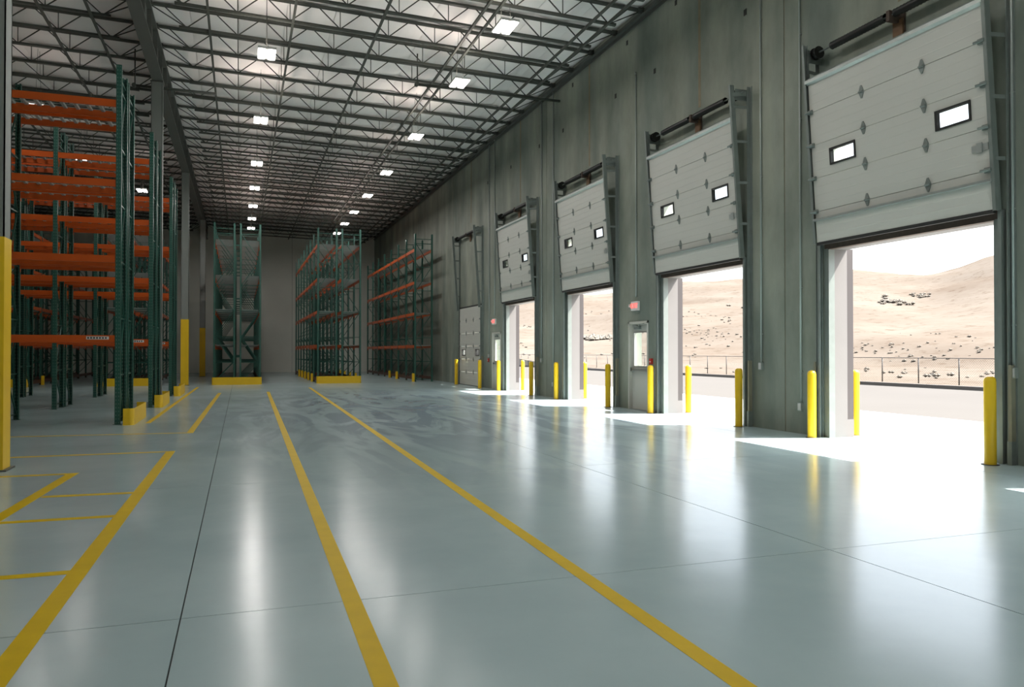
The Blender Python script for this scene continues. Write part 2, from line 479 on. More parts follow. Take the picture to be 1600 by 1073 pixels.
wf = B('wall_far', 'joint', None, (XL, WX + WT, YF + 0.05, YF + 0.3, 0, 10.9))
tag(wf, 'pale concrete end wall behind the far storage racks', 'wall', kind='structure')
fx = [XL, -8.3, -2.4, 3.5, WX]
for a, b in zip(fx[:-1], fx[1:]):
    B('concrete_panel', 'farwall', wf, (a + 0.008, b - 0.008, YF, YF + 0.2, 0, 10.8))
wl = B('wall_left', 'farwall', None, (XL - 0.3, XL, YB, YF + 0.3, 0, 11.0)); tag(wl, 'concrete side wall beyond the left storage racks', 'wall', kind='structure')
wb = B('wall_back', 'wall', None, (XL - 0.3, WX + WT, YB - 0.3, YB, 0, 11.0)); tag(wb, 'concrete wall behind the viewer', 'wall', kind='structure')

# ------------------------------------------------------------------ ceiling: insulated deck, bar joists, girder, bridging
ce = MB()
ce.quad((XL - 0.3, YB - 0.3, roof_z(XL) + 0.25), (WX + WT, YB - 0.3, roof_z(WX) + 0.25), (WX + WT, YF + 0.3, roof_z(WX) + 0.25), (XL - 0.3, YF + 0.3, roof_z(XL) + 0.25))
ce.quad((XL - 0.3, YB - 0.3, roof_z(XL) + 0.30), (WX + WT, YB - 0.3, roof_z(WX) + 0.30), (WX + WT, YF + 0.3, roof_z(WX) + 0.30), (XL - 0.3, YF + 0.3, roof_z(XL) + 0.30))
ceil = ce.build('ceiling', 'deck')
tag(ceil, 'white insulated roof over open steel bar joists', 'ceiling', kind='structure')
# ledger angle along the roof
B('ledger_angle', 'girder', ceil, (WX - 0.10, WX, YB, YF, 9.74, 9.76), (WX - 0.02, WX, YB, YF, 9.66, 9.90))
strip = 1.17
def roof_strip():
    mb = MB()
    L = YF - YB
    segs = 6
    for i in range(segs):
        a, b = i / segs, (i + 1) / segs
        sag = lambda t: -0.045 * math.sin(PI * t) ** 0.8 if 0 < t < 1 else 0.0
        xa, xb = -strip * a, -strip * b
        za, zb = 0.0235 * strip * a + sag(a), 0.0235 * strip * b + sag(b)
        mb.quad((xa, 0, za), (xb, 0, zb), (xb, L, zb), (xa, L, za))
        mb.quad((xa, 0, za + .05), (xa, L, za + .05), (xb, L, zb + .05), (xb, 0, zb + .05))
    return mb.mesh('insulation_strip', 'deck')
me_strip = roof_strip()
x = WX
while x > XL:
    inst('insulation_strip', me_strip, ceil, (x - 0.004, YB, roof_z(x) + 0.10))
    x -= strip + 0.012

GX = -2.25           # girder line
def joist_meshes(L):
    dep, sl = 0.48, 0.0235
    z = lambda d: d * sl
    top = MB(); bot = MB(); web = MB()
    for s in (-1, 1):
        top.bar((-0.02, s * 0.027, 0.0), (-L + 0.02, s * 0.027, z(L)), 0.042, 0.062)
    n = max(2, round((L - 1.9) / 1.2)); st = (L - 1.9) / n
    nb = [0.95 + st * i for i in range(n + 1)]
    for s in (-1, 1):
        bot.bar((-nb[0] + 0.18, s * 0.024, z(nb[0]) - dep), (-nb[-1] - 0.18, s * 0.024, z(nb[-1]) - dep), 0.038, 0.055)
    w = 0.024
    web.bar((-0.10, 0, -0.03), (-nb[0], 0, z(nb[0]) - dep), w, w)
    web.bar((-L + 0.10, 0, z(L) - 0.03), (-nb[-1], 0, z(nb[-1]) - dep), w, w)
    for i, d in enumerate(nb):
        if 0 < i < n: web.bar((-d, 0, z(d)), (-d, 0, z(d) - dep), w * 0.8, w * 0.8)
        for e in ((d - st / 2 + 0.06), (d + st / 2 - 0.06)):
            if e < 0.3 or e > L - 0.3: continue
            web.bar((-d, 0, z(d) - dep), (-e, 0, z(e)), w, w)
    web.bar((0.0, 0, 0.0), (-0.16, 0, 0.0), 0.12, 0.10)
    web.bar((-L, 0, z(L)), (-L + 0.16, 0, z(L)), 0.12, 0.10)
    return top.mesh('top_chord', 'joist'), bot.mesh('bottom_chord', 'joist'), web.mesh('bar_joist', 'joist')
LR, LL = WX - GX, GX - XL
JR, JL = joist_meshes(LR), joist_meshes(LL)
JY = [16.75 + 1.415 * i for i in range(-18, 29)]
for y in JY:
    for x0, J in ((WX, JR), (GX, JL)):
        jt = inst('bar_joist', J[2], ceil, (x0, y, roof_z(x0) - 0.01))
        inst('top_chord', J[0], jt); inst('bottom_chord', J[1], jt)
# girder
zg = roof_z(GX) - 0.06
gd = MB()
gd.box(GX - 0.15, GX + 0.15, YB, YF, zg - 0.90, zg - 0.86).box(GX - 0.15, GX + 0.15, YB, YF, zg - 0.10, zg - 0.05).box(GX - 0.03, GX + 0.03, YB, YF, zg - 0.86, zg - 0.10)
go = gd.build('roof_girder', 'girder', ceil)
for y in JY:
    B('stiffener_plate', 'girder', go, (GX - 0.14, GX + 0.14, y - 0.01, y + 0.01, zg - 0.86, zg - 0.10))
# bridging lines along the building
for bxx in (8.35, 7.95, 5.65, 5.36, 3.23, 1.2, -0.75, -3.45, -4.55, -7.2, -9.9, -12.4):
    mb = MB()
    mb.bar((bxx, YB, roof_z(bxx) - 0.54), (bxx, YF, roof_z(bxx) - 0.54), 0.055, 0.055)
    mb.build('bridging_line', 'joist', ceil)
# sprinkler branch pipes
for y, xa, xb in ((21.6, 4.75, 9.2), (24.4, -2.9, -0.7)):
    MB().cyl((xa, y, 9.12), (xb, y, 9.12), 0.04, 10).cyl((xa + 0.02, y, 9.12), (xa + 0.02, y, roof_z(xa)), 0.02, 6).cyl((xa, y - 0.07, 9.12), (xa, y + 0.07, 9.12), 0.06, 10).build('sprinkler_pipe', 'joist', ceil)

# ------------------------------------------------------------------ columns
def column(x, y, label, top, sleeve=True):
    t = thing('steel_column', label, 'column', (x, y, 0), group='steel columns under the roof girder')
    w = 0.15
    mb = MB()
    mb.box(-w, w, -w, -w + 0.03, 0.02, top).box(-w, w, w - 0.03, w, 0.02, top).box(-0.016, 0.016, -w + 0.03, w - 0.03, 0.02, top)
    mb.box(-w, -w + 0.012, -w, w, 0.02, top).box(w - 0.012, w, -w, w, 0.02, top)
    mb.build('shaft', 'column', t)
    if sleeve: B('yellow_sleeve', 'yellow', t, (-w - 0.006, w + 0.006, -w - 0.006, w + 0.006, 0.0, 2.85))
    B('base_plate', 'girder', t, (-0.2, 0.2, -0.2, 0.2, 0.0, 0.02))
    B('cap_plate', 'girder', t, (-0.17, 0.17, -0.2, 0.2, top, top + 0.02))
    return t
ct = zg - 0.925
column(-2.86, 11.0, 'nearest grey column with yellow sleeve at the left edge', ct)
column(-2.27, 24.2, 'grey column rising behind the second row of green uprights', ct, False)
column(-2.25, 36.0, 'grey column with tall yellow sleeve beside the third yellow rack guard', ct)
column(-2.08, 48.6, 'farthest grey column with yellow sleeve in front of the end wall', ct)

# ------------------------------------------------------------------ overhead dock doors
SEC_H, LEAN = 0.558, -math.atan2(0.18, 2.78)
HW = 1.62
def hinge_mesh():
    mb = MB()
    mb.prism([(-0.012, -0.10), (0.012, -0.10), (0.045, -0.02), (0.045, 0.02), (0.012, 0.10), (-0.012, 0.10), (-0.045, 0.02), (-0.045, -0.02)], 'x', -0.012, 0.0)
    mb.cyl((-0.02, -0.04, 0), (-0.02, 0.04, 0), 0.016, 8)
    return mb.mesh('hinge', 'galvdull')
ME_HINGE = hinge_mesh()
def end_hinge_mesh():
    mb = MB(); mb.box(-0.03, 0, -0.05, 0.05, -0.035, 0.035); mb.cyl((-0.045, -0.06, 0), (-0.045, 0.09, 0), 0.02, 8)
    return mb.mesh('roller_bracket', 'galvdull')
ME_ENDH = end_hinge_mesh()
WIN = [(0.67, 1.19), (-1.36, -0.84)]
def section_mesh(h, win):
    holes = [(a, b, h * 0.30, h * 0.73) for a, b in WIN] if win else []
    mb = slab_with_holes(-0.045, 0.0, -HW, HW, 0.004, h - 0.004, holes)
    for k in (1, 2, 3):           # pressed ribs
        z = h * k / 4
        if win and k in (2,): 
            rs = [(-HW + 0.05, -1.42), (-0.78, 0.61), (1.25, HW - 0.05)]
        else: rs = [(-HW + 0.05, HW - 0.05)]
        for a, b in rs:
            mb.prism([(-0.045, z - 0.012), (-0.0468, z - 0.004), (-0.0468, z + 0.004), (-0.045, z + 0.012)], 'y', a, b)
    return mb.mesh('door_section', 'panel')
ME_SEC = {w: section_mesh(SEC_H, w) for w in (False, True)}
def frame_mesh():
    a, b = 0, 0.52; h0, h1 = SEC_H * 0.30, SEC_H * 0.73; t = 0.018
    mb = MB()
    for x0, x1 in ((-0.062, -0.045), (-0.045, 0.006)):
        mb.box(x0, x1, a - (t if x0 < -0.05 else 0), b + (t if x0 < -0.05 else 0), h1 - 0.012, h1 + (t if x0 < -0.05 else 0))
        mb.box(x0, x1, a - (t if x0 < -0.05 else 0), b + (t if x0 < -0.05 else 0), h0 - (t if x0 < -0.05 else 0), h0 + 0.012)
        mb.box(x0, x1, a - (t if x0 < -0.05 else 0), a + 0.012, h0, h1)
        mb.box(x0, x1, b - 0.012, b + (t if x0 < -0.05 else 0), h0, h1)
    return mb.mesh('window_frame', 'rubber')
ME_WF = frame_mesh()
ME_PANE = MB().box(-0.026, -0.020, 0.01, 0.51, SEC_H * 0.30 + 0.01, SEC_H * 0.73 - 0.01).mesh('pane', 'glass')
def drum_mesh():
    mb = MB(); mb.cyl((0, -0.05, 0), (0, 0.05, 0), 0.085, 14).cyl((0, -0.055, 0), (0, -0.045, 0), 0.105, 14).cyl((0, 0.045, 0), (0, 0.055, 0), 0.105, 14)
    return mb.mesh('cable_drum', 'black')
ME_DRUM = drum_mesh()
def spring_mesh(L):
    mb = MB(); k = 36
    prof = [(0.056 if i % 2 else 0.066, L * i / k) for i in range(k + 1)]
    mb.lathe(prof, 12)
    return mb.mesh('torsion_spring', 'black')
ME_SPR = spring_mesh(1.12)

def dock_door(n, c, label, opened=True):
    t = thing('door_%d' % n, label, 'overhead door', (WX, c, 0), kind='structure')
    nsec = 5 if opened else 6
    base = Vector((-0.11, 0, 3.30)) if opened else Vector((-0.012, 0, 0.02))
    a = LEAN if opened else 0.0
    up = Vector((math.sin(a), 0, math.cos(a)))
    for i in range(nsec):
        win = i == 2
        h = 0.52 if (opened and i == 0) else SEC_H
        p = base + up * ((0 if i == 0 else (SEC_H * i - (0.038 if opened else 0))))
        s = inst('door_section', ME_SEC[win], t, p, (0, a, 0))
        if opened and i == 0: s.scale = (1, 1, 0.52 / SEC_H)
        if win:
            for w in WIN:
                f = inst('window_frame', ME_WF, s, (0, w[0], 0)); inst('pane', ME_PANE, s, (0, w[0], 0))
        if i:
            for y in ((0.47, -0.65) if opened else (0.55, -0.55)):
                inst('hinge', ME_HINGE, s, (-0.047, y, 0))
            for y in (-1, 1):
                inst('roller_bracket', ME_ENDH, s, (-0.047, y * (HW - 0.03), 0))
        if i == 0 and opened:
            MB().box(-0.05, 0.0, -HW, HW, -0.05, 0.004).build('bottom_seal', 'rubber', s)
        if i == 1 and opened:
            B('slide_bolt', 'galv', s, (-0.058, -0.046, -1.60, -1.36, 0.27, 0.36), (-0.07, -0.055, -1.52, -1.44, 0.25, 0.38))
    if opened:
        top = base + up * (SEC_H * 5 - 0.04)
        # hat-shaped stiffening struts
        st = MB()
        st.prism([(-0.047, -0.075), (-0.10, -0.045), (-0.10, 0.005), (-0.047, 0.045)], 'y', -HW - 0.02, HW + 0.02)
        inst('top_strut', st.mesh('top_strut', 'galv'), t, top - up * 0.02, (0, a, 0))
        sb = MB(); sb.prism([(-0.047, -0.03), (-0.09, -0.022), (-0.09, 0.012), (-0.047, 0.02)], 'y', -HW - 0.02, HW + 0.02)
        inst('bottom_strut', sb.mesh('bottom_strut', 'galv'), t, base + up * 0.39, (0, a, 0))
    # tracks
    for s in (-1, 1):
        y = s * (HW + 0.055)
        tr = MB()
        tr.bar((-0.06, y, 0.0), (-0.06, y, 3.3), 0.012, 0.075, up=(1, 0, 0)).bar((-0.095, y - s * 0.02, 0.0), (-0.095, y - s * 0.02, 3.3), 0.05, 0.012, up=(1, 0, 0)).bar((-0.03, y - s * 0.02, 0.0), (-0.03, y - s * 0.02, 3.3), 0.05, 0.012, up=(1, 0, 0))
        p0, p1 = Vector((-0.135, y, 3.28)), Vector((-0.375, y, 6.64))
        tr.bar(p0, p1, 0.012, 0.085, up=(1, 0, 0))
        off = Vector((-0.043, -s * 0.022, 0)); tr.bar(p0 + off, p1 + off, 0.05, 0.012, up=(1, 0, 0))
        off = Vector((0.043, -s * 0.022, 0)); tr.bar(p0 + off, p1 + off, 0.05, 0.012, up=(1, 0, 0))
        tr.build('track', 'galvdull', t)
        # wall angle and stand-off braces
        an = MB(); ya = s * (HW + 0.115)
        an.box(-0.012, 0.0, min(ya, ya + s * 0.075), max(ya, ya + s * 0.075), 0.0, 6.62).box(-0.075, 0.0, min(ya, ya + s * 0.01), max(ya, ya + s * 0.01), 0.0, 6.62)
        an.build('wall_angle', 'galvdull', t)
        br = MB()
        for zz in (3.95, 4.75, 5.55, 6.22):
            f = (zz - 3.28) / 3.36; xx = -0.135 - 0.24 * f
            br.bar((0.0, ya, zz), (xx, y, zz), 0.012, 0.05)
        br.bar((0.0, ya, 6.5), (-0.36, y, 6.45), 0.012, 0.09)
        br.build('stand_off_brace', 'galvdull', t)
        B('bearing_plate', 'galvdull', t, (-0.30, 0.0, y - 0.005, y + 0.005, 6.36, 6.58))
        inst('cable_drum', ME_DRUM, t, (-0.19, s * 1.56, 6.50))
        # steel angle framing the opening
        yo = s * OPEN_W
        B('jamb_angle', 'galvdull' if opened else 'galvdull', t, (-0.014, 0.0, min(yo, yo + s * 0.085), max(yo, yo + s * 0.085), 0, OPEN_H + 0.1), (-0.014, 0.11, min(yo - s * 0.014, yo), max(yo - s * 0.014, yo), 0, OPEN_H))
        ga, gb = sorted((y + s * 0.075, y + s * 0.12)); gc, gd_ = sorted((y + s * 0.112, y + s * 0.12))
        B('track_guard', 'guardpaint', t, (-0.085, -0.077, ga, gb, 0.30, 1.28), (-0.077, 0.0, gc, gd_, 0.30, 1.28))
        B('guard_foot', 'galvdull', t, (-0.10, 0.0, ga - 0.01, gb + 0.01, 0.0, 0.30))
    if opened:
        B('head_angle', 'rust', t, (-0.018, 0.0, -OPEN_W - 0.08, OPEN_W + 0.08, OPEN_H - 0.005, OPEN_H + 0.11), (-0.018, 0.09, -OPEN_W, OPEN_W, OPEN_H - 0.018, OPEN_H - 0.004))
    else:
        B('bottom_seal', 'rubber', t, (-0.05, 0.012, -HW, HW, 0.0, 0.03))
        B('top_seal', 'rubber', t, (-0.06, -0.012, -HW, HW, 3.375, 3.43))
    # counterbalance shaft with two springs
    MB().cyl((-0.19, -1.78, 6.5), (-0.19, 1.78, 6.5), 0.014, 8).build('shaft', 'galvdull', t)
    for y0 in (0.09, -1.21):
        inst('torsion_spring', ME_SPR, t, (-0.19, y0, 6.5), (-PI / 2, 0, 0))
    B('centre_bracket', 'rust', t, (-0.25, 0.0, -0.03, 0.03, 6.40, 6.56), (-0.03, 0.0, -0.10, 0.10, 6.25, 6.62))
    B('timber_pad', 'wood', t, (-0.06, -0.03, -0.09, 0.09, 6.20, 6.45))
    return t
DL = ['raised white sectional dock door just outside the right edge', 'raised white dock door closest to the viewer, at the right',
      'raised white dock door second from the viewer, right of the nearer personnel door', 'raised white dock door third from the viewer, left of the nearer personnel door',
      'farthest raised white dock door, right of the far personnel door', 'shut white dock door at the far end with two small windows']
for i, c in enumerate(BEHIND):
    dock_door(i + 9, c, 'raised white dock door behind the viewer, %s along the wall' % ['first', 'second', 'third', 'fourth'][i])
for i, c in enumerate(DOORS):
    dock_door(i + 1, c, DL[i], opened=i < 5)
# glazed transoms behind the raised leaves
for i, c in enumerate(DOORS[:5]):
    o = B('window_%d' % (i + 1), 'alu', None, (WX + 0.16, WX + 0.22, c + TL(c), c + OPEN_W, TRANSOM[0], TRANSOM[0] + 0.04), (WX + 0.16, WX + 0.22, c + TL(c), c + OPEN_W, TRANSOM[1] - 0.04, TRANSOM[1]))
    B('white_lining', 'cream', o, (WX + 0.01, WX + WT, c + OPEN_W - 0.012, c + OPEN_W, TRANSOM[0], TRANSOM[1]), (WX + 0.01, WX + WT, c + TL(c), c + OPEN_W - 0.012, TRANSOM[1] - 0.006, TRANSOM[1]))
    tag(o, 'glazed wall strip behind the ' + ['raised door just outside the right edge', 'raised dock door closest to the viewer', 'second raised dock door from the viewer', 'third raised dock door from the viewer', 'farthest raised dock door'][i], 'window', kind='structure')
    B('pane', 'glass', o, (WX + 0.186, WX + 0.192, c + TL(c), c + OPEN_W, TRANSOM[0] + 0.04, TRANSOM[1] - 0.04))

# ------------------------------------------------------------------ personnel doors, exit signs, pull stations
def text_mesh(txt, size, m, depth=0.002):
    cu = bpy.data.curves.new('letters', 'FONT'); cu.body = txt; cu.size = size; cu.extrude = depth
    cu.align_x = 'CENTER'; cu.align_y = 'CENTER'
    o = bpy.data.objects.new('letters', cu); COL.objects.link(o)
    bpy.context.view_layer.update()
    me = bpy.data.meshes.new_from_object(o.evaluated_get(bpy.context.evaluated_depsgraph_get()))
    bpy.data.objects.remove(o); bpy.data.curves.remove(cu)
    me.materials.clear(); me.materials.append(MT[m])
    return me
ME_EXIT = text_mesh('EXIT', 0.17, 'exitred')
def man_door(n, y0, y1, label):
    c = (y0 + y1) / 2; w = (y1 - y0) / 2
    t = thing('door_%d' % n, label, 'door', (WX, c, 0), kind='structure')
    B('door_frame', 'cream', t, (-0.02, 0.16, -w, -w + 0.055, 0, 2.21), (-0.02, 0.16, w - 0.055, w, 0, 2.21), (-0.02, 0.16, -w, w, 2.155, 2.21))
    lf = slab_with_holes(0.07, 0.115, -w + 0.058, w - 0.058, 0.01, 2.15, [(-w + 0.17, w - 0.17, 1.10, 1.93)]).build('door_leaf', 'cream', t)
    B('glazing_bead', 'alu', lf, (0.06, 0.07, -w + 0.145, -w + 0.17, 1.075, 1.955), (0.06, 0.07, w - 0.17, w - 0.145, 1.075, 1.955), (0.06, 0.07, -w + 0.145, w - 0.145, 1.075, 1.10), (0.06, 0.07, -w + 0.145, w - 0.145, 1.93, 1.955))
    B('pane', 'glass', lf, (0.09, 0.096, -w + 0.17, w - 0.17, 1.10, 1.93))
    MB().box(0.0, 0.03, -w + 0.07, w - 0.09, 0.97, 1.035).box(0.0, 0.07, -w + 0.07, -w + 0.13, 0.955, 1.05).box(0.0, 0.07, w - 0.15, w - 0.09, 0.955, 1.05).build('panic_bar', 'alu', lf)
    MB().box(0.01, 0.07, -0.02, 0.26, 2.02, 2.09).build('door_closer', 'galvdull', lf)
    MB().bar((0.04, 0.05, 2.10), (-0.10, -0.20, 2.12), 0.02, 0.012).bar((-0.10, -0.20, 2.12), (0.0, -0.30, 2.15), 0.02, 0.012).build('closer_arm', 'galvdull', lf)
    B('threshold', 'alu', t, (0.0, 0.16, -w, w, 0.0, 0.012))
    return t
man_door(7, *MAN[0], 'cream personnel door with glass panel between two raised dock doors')
man_door(8, *MAN[1], 'far cream personnel door beside the shut dock door')
def exit_sign(y, z, label):
    t = thing('exit_sign', label, 'exit sign', (WX, y, z), group='red exit signs over the personnel doors')
    B('housing', 'signbox', t, (-0.06, 0.0, -0.175, 0.175, -0.115, 0.115))
    B('lamp_head', 'signbox', t, (-0.09, -0.02, 0.19, 0.25, -0.02, 0.05), (-0.05, -0.02, 0.175, 0.20, 0.0, 0.02))
    inst('letters', ME_EXIT, t, (-0.0615, 0, 0), (PI / 2, 0, -PI / 2))
    return t
exit_sign(17.13, 2.60, 'white exit sign with red letters over the nearer personnel door')
exit_sign(28.5, 2.63, 'small white exit sign with red letters over the far personnel door')
def pull(y, z, label):
    t = thing('fire_alarm_pull', label, 'fire alarm', (WX, y, z), group='red fire alarm pull stations')
    B('box', 'redbox', t, (-0.05, 0, -0.05, 0.05, -0.07, 0.07)); B('handle', 'signbox', t, (-0.058, -0.05, -0.03, 0.03, -0.02, 0.0))
pull(16.36, 1.22, 'red fire alarm box right of the nearer personnel door')
pull(29.25, 1.12, 'red fire alarm box left of the far personnel door')

# ------------------------------------------------------------------ conduits with outlet boxes on the wall
ME_STRAP = MB().box(-0.026, 0.0, -0.03, 0.03, 0, 0.02).mesh('pipe_strap', 'conduit')
def conduit(y, z0, z1, label, boxes=True):
    t = thing('electrical_conduit', label, 'conduit', (WX, y, z0), group='steel conduits running up the dock wall')
    MB().cyl((-0.022, 0, 0.05), (-0.022, 0, z1 - z0), 0.018, 8).build('pipe', 'conduit', t)
    z = 0.6
    while z < z1 - z0:
        inst('pipe_strap', ME_STRAP, t, (0, 0, z)); z += 1.5
    if boxes:
        B('outlet_box', 'galv', t, (-0.06, 0, -0.045, 0.045, -0.07, 0.07)); B('cover_plate', 'sticker', t, (-0.065, -0.06, -0.035, 0.035, -0.055, 0.055))
    else:
        MB().cyl((-0.032, 0, z1 - z0), (-0.032, 0, z1 - z0 + 0.06), 0.026, 8).build('end_cap', 'galv', t)
for a in ((7.14, 1.18, 9.7, 'thin steel conduit with outlet box at the right edge of the wall'), (11.11, 0.48, 9.7, 'thin conduit with low outlet box left of the nearest door'),
          (12.2, 1.18, 9.7, 'thin conduit with waist-high outlet box right of the second door'), (17.1, 2.78, 8.42, 'thin conduit feeding the nearer exit sign', False),
          (23.5, 1.17, 9.7, 'thin conduit with waist-high box between third and fourth doors'), (22.5, 0.42, 9.7, 'thin conduit with low box left of the third door'),
          (28.45, 2.8, 9.7, 'thin conduit feeding the far exit sign', False), (29.15, 1.3, 9.7, 'thin conduit beside the far fire alarm box')):
    conduit(*a)

# ------------------------------------------------------------------ bollards
ME_BOL = MB().lathe([(0.072, 0.0), (0.072, 1.07), (0.068, 1.10), (0.05, 1.125), (0.02, 1.135)], 20).mesh('pipe', 'yellow')
ME_COL = MB().lathe([(0.105, 0.0), (0.105, 0.006), (0.073, 0.006)], 20).mesh('floor_collar', 'rubber')
def bollard(x, y, label, grp):
    t = thing('bollard', label, 'bollard', (x, y, 0), group=grp)
    inst('pipe', ME_BOL, t); inst('floor_collar', ME_COL, t)
G1 = 'yellow steel bollards along the dock wall'
for x, y, l in ((9.06, 33.0, 'small yellow bollard left of the shut far door'), (8.98, 29.2, 'small yellow bollard right of the shut far door'),
                (9.12, 27.25, 'yellow bollard left of the farthest raised door'), (9.14, 23.9, 'shaded yellow bollard right of the farthest raised door'),
                (9.16, 21.8, 'sunlit yellow bollard left of the third raised door'), (9.12, 18.2, 'shaded yellow bollard right of the third raised door'),
                (9.16, 16.05, 'sunlit yellow bollard in front of the nearer personnel door'), (9.12, 12.58, 'shaded yellow bollard right of the second raised door'),
                (9.12, 10.56, 'sunlit yellow bollard left of the nearest raised door'), (9.10, 7.27, 'large shaded yellow bollard at the far right edge')):
    bollard(x, y, l, G1)
G2 = 'yellow bollards outside the doors'
for y, l in ((10.62, 'yellow bollard standing outside the nearest door'), (15.9, 'yellow bollard standing outside the second door'), (21.75, 'pale sunlit yellow bollard outside the third door'), (27.3, 'pale sunlit yellow bollard outside the farthest raised door')):
    bollard(10.1, y, l, G2)

# ------------------------------------------------------------------ pallet racks
LV = [1.64, 3.23, 4.75, 6.35]
PH = 7.2
FD, FG = 0.83, 0.27
def frame_mesh_(h):
    mb = MB(); z = 0.25; k = 0
    w = 0.028
    mb.bar((0, 0.03, 0.12), (0, FD - 0.03, 0.12), w, w)
    zs = [0.12, 0.98]
    while zs[-1] + 1.15 < h: zs.append(zs[-1] + 1.15)
    for i, zz in enumerate(zs):
        mb.bar((0, 0.03, zz), (0, FD - 0.03, zz), w, w)
        if i + 1 < len(zs):
            a, b = (0.03, FD - 0.03) if i % 2 else (FD - 0.03, 0.03)
            mb.bar((0, a, zz), (0, b, zs[i + 1]), w, w)
    mb.bar((0, 0.03, h - 0.25), (0, FD - 0.03, h - 0.25), w, w)
    return mb.mesh('upright_frame', 'green')
def post_mesh(h):
    mb = MB()
    mb.box(-0.050, 0.050, -0.040, -0.036, 0, h).box(-0.050, -0.046, -0.036, 0.040, 0, h).box(0.046, 0.050, -0.036, 0.040, 0, h)
    mb.box(-0.050, -0.022, 0.036, 0.040, 0, h).box(0.022, 0.050, 0.036, 0.040, 0, h)
    mb.box(-0.075, 0.075, -0.065, 0.065, 0, 0.008)
    return mb.mesh('post', 'post')
ME_FRAME, ME_POST = frame_mesh_(PH), post_mesh(PH)
def beam_mesh(L, m='orange'):
    mb = MB(); l = L - 0.112
    mb.prism([(-0.025, 0.0), (0.025, 0.0), (0.025, 0.105), (-0.003, 0.105), (-0.003, 0.14), (-0.025, 0.14)], 'x', -l / 2, l / 2)
    mb.v = [(x, y, z) for x, y, z in mb.v]
    for s in (-1, 1):
        mb.box(min(s * l / 2, s * (l / 2 + 0.02)) , max(s * l / 2, s * (l / 2 + 0.02)), -0.030, 0.034, -0.07, 0.16)
    return mb.mesh('beam', m)
def deck_mesh(L):
    mb = MB(); l = L - 0.12; n = 9
    for i in range(n):
        xx = -l / 2 + l * (i + 0.5) / n
        mb.prism([(xx - 0.045, -0.004), (xx - 0.03, -0.026), (xx + 0.03, -0.026), (xx + 0.045, -0.004)], 'y', 0.028, FD - 0.028)
    for i in range(5):
        yy = 0.06 + (FD - 0.12) * i / 4
        mb.box(-l / 2, l / 2, yy - 0.004, yy + 0.004, -0.003, 0.006)
    return mb.mesh('wire_deck', 'wire')
_cache = {}
def rack(label, loc, rotz, su, bays, L, rows, grp, floor_level=False, labels=False, protect=()):
    t = thing('pallet_rack', label, 'storage rack', loc, rotz, grp)
    if L not in _cache: _cache[L] = (beam_mesh(L), deck_mesh(L), beam_mesh(L, 'basebeam'))
    mb, md, mf = _cache[L]
    for r in range(rows):
        v0 = r * (FD + FG)
        for i in range(bays + 1):
            f = inst('upright_frame', ME_FRAME, t, (su * i * L, v0, 0))
            inst('post', ME_POST, f, (0, 0.0, 0)); inst('post', ME_POST, f, (0, FD, 0), (0, 0, PI))
        for i in range(bays):
            u = su * (i + 0.5) * L
            for z in ([0.10] if floor_level else []) + LV:
                me_ = mb if z > 0.2 else mf
                b = inst('beam', me_, t, (u, v0, z)); inst('beam', me_, t, (u, v0 + FD, z), (0, 0, PI))
                if z > 0.2: inst('wire_deck', md, t, (u, v0, z + 0.128))
                if labels and i == 0 and r == 0 and z == LV[0]:
                    st = B('load_sticker', 'sticker', b, (L / 2 - 0.56, L / 2 - 0.16, -0.028, -0.0252, 0.055, 0.115))
                    for q in range(7):
                        xx = L / 2 - 0.54 + q * 0.052
                        B('print_mark', 'ink', b, (xx, xx + 0.03, -0.0295, -0.0281, 0.068, 0.104))
                    B('load_sticker', 'sticker', b, (-L / 2 + 0.09, -L / 2 + 0.34, -0.028, -0.0252, 0.055, 0.115))
    if rows == 2:
        for i in range(bays + 1):
            for z in (1.2, 3.8, 6.2):
                B('row_spacer', 'green', t, (su * i * L - 0.015, su * i * L + 0.015, FD + 0.03, FD + FG - 0.03, z, z + 0.05))
    for (i, v) in protect:
        mbp = MB(); mbp.prism([(-0.09, -0.055), (-0.06, -0.085), (0.06, -0.085), (0.09, -0.055), (0.09, 0.02), (-0.09, 0.02)], 'z', 0.0, 0.40)
        o = mbp.build('post_protector', 'yellow', t, (su * i * L, v - 0.06 if v < 0.5 else v + 0.06, 0))
        if v > 0.5: o.rotation_euler = (0, 0, PI)
    return t
GL = 'green and orange racks along the left aisle'
rack('nearest green rack row with orange beams at the left', (-2.30, 17.1, 0), 0, -1, 4, 2.2, 2, GL, labels=True)
rack('second green rack row with orange beams behind the nearest row', (-2.20, 22.08, 0), 0, -1, 5, 2.2, 2, GL, labels=True)
rack('third green rack row with orange beams beside the tall yellow column', (-2.15, 27.5, 0), 0, -1, 5, 2.2, 2, GL, labels=True)
GF = 'tall racks standing end-on at the far wall'
FB = 2.1
rack('narrow end-on green rack in the centre behind the left yellow kerb guard', (0.85, 36.5, 0), PI / 2, 1, 7, FB, 2, GF, floor_level=True)
rack('end-on green rack between the centre rack and the wall rack', (5.33, 36.5, 0), PI / 2, 1, 7, FB, 2, GF, floor_level=True, protect=[(i, 2 * FD + FG) for i in range(1, 6)] + [(i, 0) for i in range(1, 5)])
rack('single dark rack row standing against the grey dock wall', (8.86, 36.8, 0), PI / 2, 1, 7, FB, 1, GF, floor_level=True, protect=[(0, FD), (2, FD), (3, FD)])
rack('dim end-on rack seen through the left orange racks', (-3.72, 36.6, 0), PI / 2, 1, 7, FB, 2, GF, floor_level=True)
rack('dimmest end-on rack at the left edge behind the orange racks', (-8.25, 36.6, 0), PI / 2, 1, 7, FB, 2, GF, floor_level=True, protect=[(1, 0)])

